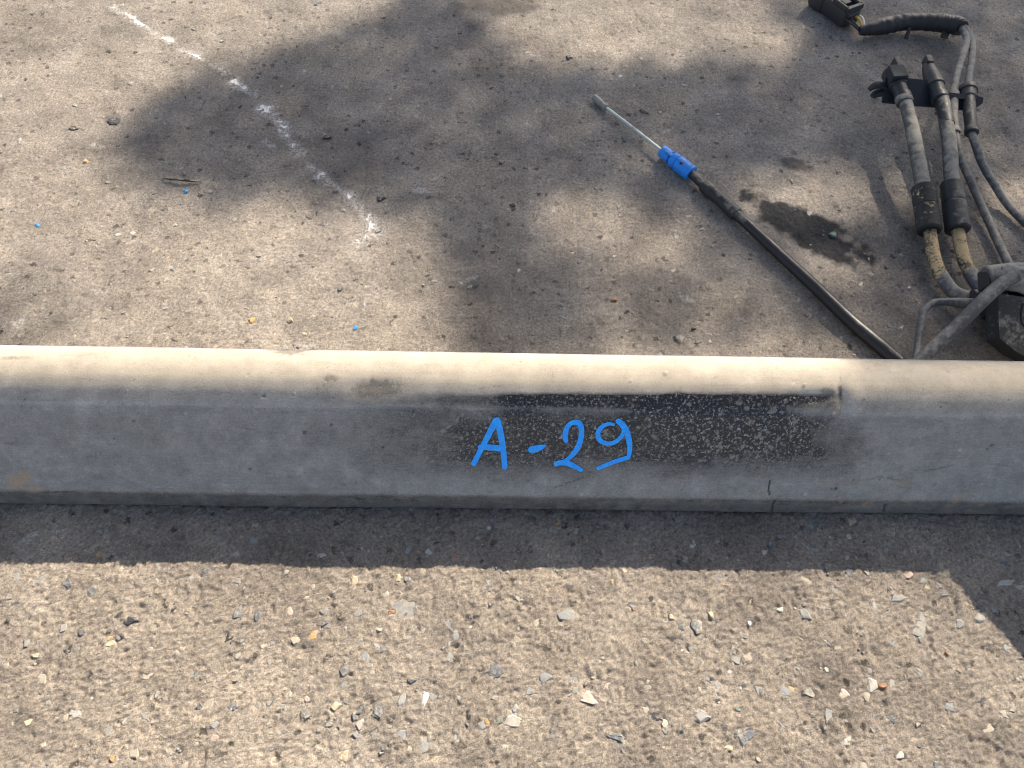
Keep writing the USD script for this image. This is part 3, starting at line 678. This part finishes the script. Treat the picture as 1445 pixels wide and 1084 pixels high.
# parking brake cable with the blue fitting
t = thing('brake_cable', 'black sheathed brake cable with bright blue end fitting and bare steel wire tip', 'cable', at(1040, 303, 0))
P = {'tip': at(838, 137, .0046), 'f1': at(856, 153, .0050), 'b0': at(934, 213, .0082), 'b1': at(976, 245, .0082), 'c1': at(992, 261, .0076), 'c2': at(1041, 304, .0072)}
fd = P['f1'] - P['tip']
put('ferrule', tube([P['tip'], P['f1']], [(0, .0028), (.05, .0035), (.62, .0036), (.66, .0030), (.80, .0030), (.84, .0035), (.97, .0034), (1, .0022)], 70, 18), ferr, t)
put('steel_wire', tube([P['f1'] - fd * .1, (P['f1'] * .5 + P['b0'] * .5) + [0, 0, .0006], P['b0'] + (P['b1'] - P['b0']) * .1], .0016, 40, 12), zinc, t)
bl = tube([P['b0'], P['b1']], [(0, .0048), (.02, .0060), (.30, .0061), (.31, .0047), (.36, .0047), (.37, .0072), (.52, .0074), (.525, .0067), (.555, .0067), (.56, .0076), (.93, .0076), (1, .0069)], 240, 28)
put('blue_fitting', bl, blue_plastic, t)
A = frame(P['b1'] - P['b0'])
mid_b = P['b0'] + (P['b1'] - P['b0']) * .32
put('fitting_clip', rbox(mid_b + A[2] * .0056 + A[1] * -.002, (.013, .004, .0018), A, .0008), blue_plastic, t)
put('fitting_clip', rbox(P['b0'] + (P['b1'] - P['b0']) * .7 + A[2] * .0064 - A[1] * .0036, (.0026, .0026, .0028), A, .0006), black_plastic, t)
put('inner_sleeve', tube([P['b1'] - (P['b1'] - P['b0']) * .08, P['c1'] + (P['c2'] - P['c1']) * .05], .0042, 20, 18, .0003), rubber, t)
put('rubber_boot', tube([P['c1'], (P['c1'] * .5 + P['c2'] * .5) + [0, 0, .0005], P['c2']], [(0, .0050), (.03, .0060), (.10, .0065), (.26, .0067), (.30, .0062), (.62, .0061), (.70, .0064), (.96, .0062), (1, .0052)], 110, 22, .0006, 3), rubber, t)
cb = atl([(1040, 303, .0080), (1068, 329, .0072), (1095, 354, .0070), (1122, 379, .0070), (1149, 404, .0072), (1180, 434, .0072), (1207, 459, .0072), (1240, 487, .0072), (1268, 511, .0072), (1290, 531, .0075)])
put('cable_sheath', tube(cb, [(0, .0047), (.3, .0051), (1, .0062)], 160, 20, .0005, 5), dusty('cable_sheath_material', (.014, .014, .016), dust=(.22, .205, .18), amount=.18, scale=110, rough=.42, up=.18), t)

LOW = .60                                                          # the harness and hoses lie low over the ground
# wiring harness: plug, loom, two thin cables
t = thing('wiring_harness', 'taped black wiring loom ending in a rectangular plug, arching over the bracket', 'wiring harness', at(1300, 35, 0))
pa, pb = at(1155, -10, .012), at(1203, 27, .012)
A = frame(pb - pa); L = np.linalg.norm(pb - pa)
mid_p = (pa + pb) / 2
put('plug_body', cat([rbox(mid_p + A[0] * L * .14, (L * .70, .023, .019), A, .003), rbox(mid_p - A[0] * L * .33, (L * .42, .026, .023), A, .004), rbox(mid_p + A[0] * L * .44, (L * .16, .019, .015), A, .0025)]), black_plastic, t)
lt = mid_p + A[0] * L * .26 + A[2] * .0115
put('plug_latch', cat([rbox(lt + A[1] * .0095, (L * .42, .0035, .006), A, .001), rbox(lt - A[1] * .0095, (L * .42, .0035, .006), A, .001), rbox(lt + A[0] * L * .19, (.005, .0225, .006), A, .001), rbox(lt - A[0] * L * .05 + A[2] * -.001, (L * .16, .010, .004), A, .001)]), black_plastic, t)
we = at(1216, 43, .010)
for o, m, nm in ((-.0065, white_w, 'white wire'), (-.0025, yellow_w, 'yellow wire'), (.0055, black_plastic, None), (.0085, black_plastic, None)):
    s0 = pb + A[0] * -.002 + A[1] * -o * 1.0 + A[2] * .002
    put('wire', tube([s0, (s0 + we) / 2 + A[2] * .003 + A[1] * -o * .6, we + A[1] * -o * .25], .0013, 20, 8), m, t, label=nm)
lm = atl([(1213, 44, .010), (1228, 41, .011), (1245, 37, .0115), (1282, 31, .013), (1321, 32, .015), (1345, 35, .017), (1357, 40, .019)])
prof_l = [(0, .0042), (.08, .0066), (.20, .0088)] + [(s, .0090 + .00025 * ((k % 2) * 2 - 1)) for k, s in enumerate(np.linspace(.24, .72, 13))] + [(s, .0094 + .0003 * (k % 2)) for k, s in enumerate(np.linspace(.74, .97, 16))] + [(1, .008)]
put('loom_tape', tube(lm, prof_l, 170, 22, .0022, 9), tape, t)
for (px, py, sx, sz, sn) in ((1281, 47, .0045, .012, 1), (1334, 48, .010, .009, 2), (1235, 45, .009, .005, 3)):
    b = at(px, py, .008)
    put('tape_flap', rbox(b, (sx, .0018, sz), frame((1, .2, -.3), (0, .5, 1)), .0006), tape, t)
ca = atl([(1352, 36, .018), (1362, 48, .022), (1364, 60, .028), (1359, 78, .038), (1352, 101, .047), (1346, 126, .052), (1344, 150, .048), (1347, 186, .040), (1351, 206, .034), (1359, 231, .026), (1372, 261, .016), (1393, 308, .008), (1410, 345, .007), (1426, 378, .009), (1436, 396, .012)])
put('cable', tube(ca, .0036, 220, 14, .0004, 11), rubber_grey, t)
cbb = atl([(1353, 34, .018), (1366, 46, .022), (1372, 62, .028), (1372, 78, .036), (1370, 94, .045), (1366, 126, .053), (1368, 156, .050), (1371, 187, .044), (1377, 206, .038), (1386, 231, .028), (1402, 258, .017), (1420, 286, .008), (1446, 314, .0065), (1480, 345, .0065), (1520, 372, .0065)])
put('cable', tube(cbb, .0036, 220, 14, .0004, 12), rubber_grey, t)
ga = atl([(1346, 132, .051), (1344, 150, .048), (1347, 188, .0395)])
put('cable_boot', tube(ga, [(0, .0054), (.5, .0048), (.93, .0045), (.94, .0054), (1, .0052)], 60, 16), rubber_grey, t)
gb = atl([(1366, 124, .0535), (1368, 156, .050), (1371.5, 189, .0438)])
put('cable_boot', tube(gb, [(0, .0082), (.05, .0086), (.10, .0086), (.11, .0074), (.25, .0070), (.27, .0062), (.55, .0058), (.90, .0054), (.91, .0064), (.985, .0064), (1, .005)], 110, 20), rubber, t)

# bracket with two hoses
t = thing('hose_bracket_assembly', 'pair of dusty rubber hoses hanging from a black steel bracket beside the cables', 'hoses', at(1310, 250, 0))
zb = .050
c00, c10, c11, c01 = at(1244, 112, zb + .009), at(1350, 123, zb + .009), at(1352, 149, zb - .009), at(1250, 147, zb - .009)
ex = (c10 - c00); ex /= np.linalg.norm(ex)
ez = ((c00 + c10) - (c01 + c11)); ez /= np.linalg.norm(ez); ez -= ex * (ez @ ex); ez /= np.linalg.norm(ez)
eyv = np.cross(ez, ex)
bc = (c00 + c10 + c11 + c01) / 4
wl, hl = np.linalg.norm(c10 - c00), np.linalg.norm(c00 - c01)
def on_plate(poly, thick=.003):
    m = trimesh.creation.extrude_polygon(Polygon(poly).buffer(-.0012).buffer(.0012), thick, engine='earcut')
    M = np.eye(4); M[:3, 0], M[:3, 1], M[:3, 2], M[:3, 3] = ex, ez, np.cross(ex, ez), bc
    m.apply_transform(M)
    if m.volume < 0: m.invert()
    return m
hw, hh = wl / 2, hl / 2
put('bracket_plate', on_plate([(-hw, -hh), (hw + .014, -hh * .9), (hw + .022, -hh * .3), (hw + .022, hh * .15), (hw - .012, hh * .2), (hw - .03, hh), (-hw, hh)]), black_steel, t)
fl = on_plate([(hw - .016, hh * .1), (hw + .016, hh * .12), (hw + .016, hh * .05 - .004), (hw - .016, hh * .05 - .004)], .007)
put('bracket_flange', fl, black_steel, t)
put('bracket_prong', tube([at(1252, 124, zb + .003), at(1238, 120, zb + .005), at(1226, 127, zb - .004)], [(0, .004), (.6, .0045), (1, .003)], 30, 10, flat=.6), black_steel, t)
put('bracket_prong', tube([at(1252, 132, zb - .004), at(1240, 131, zb - .006), at(1231, 137, zb - .012)], [(0, .005), (.6, .005), (1, .0035)], 30, 10, flat=.7), black_steel, t)
# first hose
h1 = atl([(1276, 139, .058), (1282, 160, .0565), (1289, 190, .053), (1295, 222, .046), (1300, 250, .039), (1304, 272, .034)])
put('hose', tube(h1, [(0, .0060), (1, .0068)], 120, 20, .0006, 21), rubber_dusty, t)
k0 = at(1257, 99, .064); k1 = at(1277, 143, .058)
put('hose_fitting', tube([k0, k1], [(0, .0062), (.30, .0078), (.45, .0084), (.55, .0086), (.56, .0074), (.80, .0068), (.82, .0080), (.98, .0078), (1, .006)], 120, 20, .0005, 22), black_plastic, t)
A = frame(k1 - k0)
put('hose_fitting_block', rbox(k0 * .70 + k1 * .30 + A[2] * .006 + A[1] * -.001, (.0165, .0155, .010), A, .0010), black_steel, t)
put('fitting_tip', cat([rbox(k0 - A[0] * .001 + A[1] * .004 + A[2] * .005, (.012, .006, .010), A, .001), rbox(k0 + A[0] * .004 - A[2] * .004, (.014, .013, .012), A, .003)]), black_plastic, t)
put('hose_collar', tube([at(1274, 136, .0585), at(1277, 146, .0575)], [(0, .0072), (.1, .0080), (.8, .0080), (1, .007)], 20, 20), rubber_dusty, t)
s1 = atl([(1302, 264, .036), (1307, 293, .0285), (1312, 327, .020)])
put('hose_sleeve', tube(s1, [(0, .0092), (.03, .0102), (.44, .0102), (.455, .0097), (.47, .0103), (.88, .0106), (.96, .0106), (1, .0092)], 110, 26, .0007, 23), mud_rubber, t, label='mud spattered black rubber sleeve')
p1 = atl([(1311, 318, .0215), (1314, 340, .017), (1319, 366, .0135), (1331, 394, .0125)])
put('hose_lower', tube(p1, .0055, 80, 18, .0006, 24), muddy, t, label='hose end caked with ochre mud')
p1b = atl([(1329, 390, .0125), (1338, 404, .0125), (1351, 415, .014), (1372, 419, .017), (1392, 419, .019)])
put('hose_elbow', tube(p1b, [(0, .0058), (.5, .0057), (.8, .0048), (1, .0046)], 80, 18), rubber_grey, t)
# second hose
h2 = atl([(1328, 136, .058), (1333, 160, .056), (1338, 190, .051), (1341, 222, .044), (1343, 250, .038), (1345, 268, .034)])
put('hose', tube(h2, [(0, .0060), (1, .0068)], 120, 20, .0006, 31), rubber_dusty, t)
k0 = at(1309, 93, .064); k1 = at(1327, 142, .057)
put('hose_fitting', tube([k0, k1], [(0, .0052), (.06, .0060), (.30, .0078), (.55, .0086), (.60, .0088), (.61, .0076), (.84, .0072), (.86, .0084), (.98, .0082), (1, .0065)], 130, 22, .0004, 32), black_plastic, t)
A = frame(k1 - k0)
put('fitting_tip', cat([rbox(k0 - A[0] * .003 + A[2] * .002, (.010, .007, .010), A, .0012)]), black_plastic, t)
put('hose_cuff', tube(atl([(1328, 137, .058), (1333, 158, .0562), (1336.5, 176, .0535)]), .0066, 30, 20), rubber, t)
s2 = atl([(1343, 259, .036), (1347, 290, .0285), (1352, 326, .020)])
put('hose_sleeve', tube(s2, [(0, .0092), (.03, .0101), (.42, .0101), (.435, .0097), (.45, .0102), (.90, .0106), (.97, .0106), (1, .0092)], 110, 26, .0005, 33), rubber, t)
p2 = atl([(1350, 317, .0215), (1354, 340, .017), (1361, 368, .0145), (1371, 388, .0135)])
put('hose_lower', tube(p2, .0055, 80, 18, .0006, 34), muddy, t, label='hose end caked with ochre mud')
p2b = atl([(1369, 384, .0135), (1377, 398, .0142), (1388, 411, .016), (1404, 420, .019)])
put('hose_elbow', tube(p2b, [(0, .0058), (.6, .0057), (.85, .0050), (1, .0048)], 70, 18), rubber_grey, t)

LOW = 1.0
# plastic housing at the right edge with its bent rods
t = thing('plastic_housing', 'black plastic housing cut by the right picture edge with torn cover and bent rods', 'housing', at(1440, 440, 0))
x0 = at(1408, 425, .03)
def facing(cx, cy, z, size, tilt=0, r=.0015, yaw=-4):
    a = math.radians(yaw); b = math.radians(tilt)
    e1 = np.array([math.cos(a), math.sin(a), 0]); e3 = np.array([0, -math.sin(b), math.cos(b)]); e3 -= e1 * (e3 @ e1); e3 /= np.linalg.norm(e3)
    return rbox(at(cx, cy, z), size, np.array([e1, np.cross(e3, e1), e3]), r)
fc = Polygon([(0, 0), (.075, -.010), (.075, -.052), (.034, -.058), (.012, -.046), (0, -.036)]).buffer(-.002).buffer(.002)
fm = trimesh.creation.extrude_polygon(fc, .018, engine='earcut')
a30 = math.radians(28)
M = np.eye(4); M[:3, 0] = (1, 0, 0); M[:3, 1] = (0, math.cos(a30), math.sin(a30)); M[:3, 2] = np.cross(M[:3, 0], M[:3, 1]); M[:3, 3] = at(1408, 414, .044) - M[:3, 2] * .018
fm.apply_transform(M)
put('housing_front', fm, dusty('housing_material', (.022, .023, .026), dust=(.20, .195, .185), amount=.36, scale=260, rough=.5, up=.1), t)
rib = [(.020, -.008), (.018, -.022), (.021, -.027), (.040, -.029)]
put('panel_rib', tube([M[:3, 3] + M[:3, 0] * a + M[:3, 1] * b + M[:3, 2] * .0182 for a, b in rib], .0009, 40, 8), black_plastic, t)
put('housing_body', facing(1478, 432, .022, (.078, .045, .030), 10), black_plastic, t)
cyl = tube(atl([(1391, 393, .043), (1405, 391, .044), (1430, 389, .045), (1470, 388, .045)]), [(0, .0085), (.02, .0100), (.5, .0105), (1, .0105)], 50, 24)
put('round_cap', cyl, rubber_grey, t)
put('cap_flange', facing(1391, 394, .041, (.005, .017, .017), 20, .0012), black_plastic, t)
# torn cover sheet
uu, vv = np.meshgrid(np.linspace(0, 1, 30), np.linspace(0, 1, 12))
base = at(1414, 375, .056)
sheet = base + uu[..., None] * np.array([.085, -.002, 0]) + vv[..., None] * np.array([0, -.013, -.004])
rag = (meshkit.noise(np.stack([uu * 7, vv * 0, uu * 0], -1), 5) - .5)
sheet[..., 1] += (rag * .016 * vv); sheet[..., 2] += .0025 * np.sin(uu * 9) * vv - .012 * vv ** 2 + rag * .0015 * vv
g_ = np.arange(uu.size).reshape(uu.shape)
sq = np.stack([g_[:-1, :-1], g_[1:, :-1], g_[1:, 1:], g_[:-1, 1:]], -1).reshape(-1, 4)
top_ = sheet.reshape(-1, 3); bot_ = top_ - [0, 0, .0012]
n_ = len(top_)
rim = np.r_[g_[0, :], g_[1:, -1], g_[-1, -2::-1], g_[-2:0:-1, 0]]
rq = np.stack([rim, np.roll(rim, -1), np.roll(rim, -1) + n_, rim + n_], 1)
put('torn_cover', (np.vstack([top_, bot_]), np.vstack([sq, sq[:, ::-1] + n_, rq])), dusty('torn_cover_material', (.10, .10, .10), dust=(.36, .345, .31), amount=.5, scale=90, rough=.6, up=.2), t, smooth=40)
put('small_block', facing(1398, 435, .018, (.013, .016, .014), 10), black_plastic, t)
put('hose_socket', tube(atl([(1372, 422, .021), (1398, 422, .022)]), .008, 10, 16), black_plastic, t)
r1 = atl([(1376, 428.5, .030), (1350, 427, .030), (1327, 426, .030), (1313, 429.5, .030), (1303, 440, .029), (1299, 455, .027), (1296, 480, .024), (1293, 505, .022), (1291, 525, .020), (1289, 545, .018)])
rod_m = dusty('rod_material', (.045, .048, .054), dust=(.16, .16, .158), amount=.30, scale=260, rough=.55, up=.2)
put('bent_rod', tube(r1, [(0, .0045), (.1, .0042), (.2, .0030), (1, .0030)], 140, 16), rod_m, t)
r2 = atl([(1434, 388, .058), (1424, 394, .056), (1401, 411, .052), (1354, 457, .040), (1304, 503, .026), (1284, 522, .021), (1264, 540, .018)])
put('support_strap', tube(r2, [(0, .0055), (1, .0052)], 120, 16, flat=.8), rod_m, t)

# ------------------------------------------------------------------ foliage added outside the picture, leaves laid out to cast the yard shade
cells = 4.0
gwx, gwy = np.arange(-260, 1800, cells), np.arange(-70, 560, cells)
from shapely import contains_xy
GX, GY = np.meshgrid(gwx, gwy)
D = np.zeros_like(GX)
def area(poly, val, mode='set'):
    m = contains_xy(Polygon(poly), GX, GY)
    D[m] = val if mode == 'set' else np.clip(D[m] + val, 0, 1)
area([(560, -40), (540, 12), (430, 42), (330, 92), (240, 120), (150, 180), (150, 225), (220, 275), (330, 290), (480, 290), (560, 300), (600, 350), (640, 400), (640, 520), (1800, 560), (1800, -70), (1130, -70), (1180, 60), (1100, 80), (900, 78), (760, 85), (700, 60), (680, 15), (640, -40)], .86)
area([(700, 0), (760, 22), (900, 18), (1120, 45), (1110, 75), (900, 72), (740, 74)], 0)
area([(1150, -20), (1445, -20), (1445, 110), (1380, 90), (1150, 80)], .76)
area([(640, 400), (740, 430), (800, 520), (640, 520)], .45)
area([(770, 285), (860, 300), (950, 330), (930, 352), (850, 345), (790, 315)], .10)
area([(1070, 258), (1160, 248), (1235, 272), (1225, 292), (1130, 292), (1060, 275)], .05)
area([(1245, 236), (1290, 240), (1300, 280), (1275, 275)], .05)
area([(1380, 262), (1500, 270), (1500, 300), (1400, 290)], .15)
area([(1130, 330), (1240, 380), (1220, 395), (1150, 370)], .35)
area([(800, 360), (1000, 400), (1250, 430), (1250, 520), (800, 520)], .60)
area([(-260, 380), (60, 385), (130, 430), (90, 500), (-260, 520)], .35)
area([(800, 520), (800, 470), (1230, 520), (1230, 560), (640, 560), (640, 520)], .0)
area([(1230, 470), (1800, 470), (1800, 560), (1240, 560)], .75)
area([(1085, -70), (1480, -70), (1480, 110), (1380, 100), (1240, 90), (1110, 75), (1070, 30)], .80)
area([(600, 290), (700, 330), (790, 400), (850, 470), (850, 545), (650, 545), (625, 400)], .80)
area([(1160, 120), (1270, 130), (1270, 215), (1180, 222)], .90)
area([(1240, 430), (1300, 400), (1800, 400), (1800, 560), (1200, 560)], .88)
area([(560, -40), (540, 12), (430, 42), (330, 92), (240, 120), (150, 180), (160, 220), (230, 268), (480, 285), (600, 300), (660, 120), (640, -40)], .90)
area([(700, -10), (770, -2), (900, 2), (1090, 20), (1120, 60), (1070, 84), (900, 84), (760, 92), (715, 60)], 0)
area([(760, 270), (860, 285), (965, 325), (985, 362), (930, 378), (840, 362), (780, 325)], 0)
area([(1035, 266), (1080, 250), (1170, 246), (1250, 270), (1240, 305), (1130, 308), (1045, 292)], 0)
area([(1255, 225), (1300, 228), (1315, 292), (1290, 298)], 0)
area([(1380, 250), (1500, 255), (1500, 312), (1395, 305)], .1)
area([(1100, 325), (1235, 375), (1235, 420), (1150, 400)], .25)
area([(1150, 120), (1300, 120), (1300, 215), (1250, 222), (1180, 228)], .94)
D = gaussian_filter(D, 2.5)
leaves = []
rl = np.random.default_rng(77)
step_m = .0150
lat = at(-260, -70)[0], at(1800, -70)[0]
xs_ = np.arange(-1.2, 1.35, step_m); ys_ = np.arange(.30, 1.12, step_m)
for yy_ in ys_:
    for xx_ in xs_:
        for layer in range(6):
            x, y = xx_ + rl.uniform(0, step_m), yy_ + rl.uniform(0, step_m)
            a, b = px_of(np.array([x, y, 0.0]))
            i, j = int((b + 70) / cells), int((a + 260) / cells)
            if not (0 <= i < D.shape[0] and 0 <= j < D.shape[1]): continue
            dv = float(D[i, j])
            if rl.random() < -math.log(max(1 - min(dv, .97), .02)) * .25:
                leaves.append((x, y))
for k in range(1300): leaves.append((rl.uniform(.30, .62), rl.uniform(.205, .250)))  # extra leaves added to shade the right end of the beam top
for k in range(420): leaves.append((rl.uniform(.175, .34), rl.uniform(.222, .268)))
leaves = np.array(leaves)
nl = len(leaves)
dist = rl.uniform(3.2, 4.8, nl)
ctr = np.c_[leaves, np.zeros(nl)] + SUN * dist[:, None]
def leaf_quads(c, size, r):
    n = len(c)
    nn = SUN + r.normal(0, .55, (n, 3)); nn /= np.linalg.norm(nn, axis=1)[:, None]
    u = np.cross(nn, r.normal(size=(n, 3))); u /= np.linalg.norm(u, axis=1)[:, None]
    w = np.cross(nn, u)
    s = size * r.uniform(.75, 1.25, (n, 1))
    fold = nn * s * .12
    v = np.stack([c - u * s, c - u * s * .2 + w * s * .42 + fold, c + u * s * .45 + w * s * .34 + fold, c + u * s, c + u * s * .45 - w * s * .34 + fold, c - u * s * .2 - w * s * .42 + fold], 1)
    f = np.array([[0, 2, 1], [0, 3, 2], [0, 4, 3], [0, 5, 4]])
    return v.reshape(-1, 3), (np.arange(n)[:, None, None] * 6 + f).reshape(-1, 3)
leaf_m = mat('leaf_material', {'d': ('principled_bsdf', dict(base_color=(.05, .085, .025), roughness=.5)), 't': ('translucent_bsdf', dict(color=(.06, .10, .02))), 'm': ('mix_closure', dict(fac=.25))},
    [('d.BSDF', 'm.closure1'), ('t.BSDF', 'm.closure2')], 'm.closure')
bark = mat('bark_material', {'g': ('geometry', {}), 'n': ('noise_texture', dict(scale=18, detail=6, roughness=.7)), 'r': ('rgb_ramp', dict(ramp=[(.3, (.06, .05, .04)), (.7, (.16, .13, .10))])),
    'b': ('bump', dict(strength=.8, distance=.02)), 'p': ('principled_bsdf', dict(roughness=.9))}, [('g.position', 'n.vector'), ('n.fac', 'r.fac'), ('r.color', 'p.base_color'), ('n.fac', 'b.height'), ('b.normal', 'p.normal')])
root = np.array([3.1, 4.3, 0.0])
t = thing('unseen_tree', 'leafy boughs added outside the picture, laid out to throw the dappled shade', 'unseen_tree', root)
fork = np.array([2.9, 4.0, 2.2]); tipc = ctr.mean(0)
put('trunk', tube([root - [0, 0, .1], root + [.03, -.05, 1.1], fork, fork + [.15, .25, 1.0]], [(0, .17), (.15, .13), (.7, .10), (1, .03)], 50, 14, .02), bark, t)
crown = leaf_quads(np.array([4.5, 4.9, 3.3]) + rl.normal(0, 1, (1800, 3)) * [.4, .4, .3], .05, rl)
lv, lf = leaf_quads(ctr, .0125, rl)
put('crown', (np.vstack([lv, crown[0]]), np.vstack([lf, crown[1] + len(lv)])), leaf_m, t, smooth=False)
out = []
for k in range(7):
    e = ctr[np.argsort(ctr[:, 0] - .6 * ctr[:, 1])[int(nl * (.35 + .09 * k))]] + [0, 0, .02]
    out.append(tube([fork + [0, 0, .05 * k - .1], fork * .5 + e * .5 + [0, 0, .15], e], [(0, .03), (.6, .010), (1, .003)], 24, 7))
put('bough', cat(out), bark, t)
print('leaves', nl, 'beam verts', len(BALL), 'ground verts', len(GV))
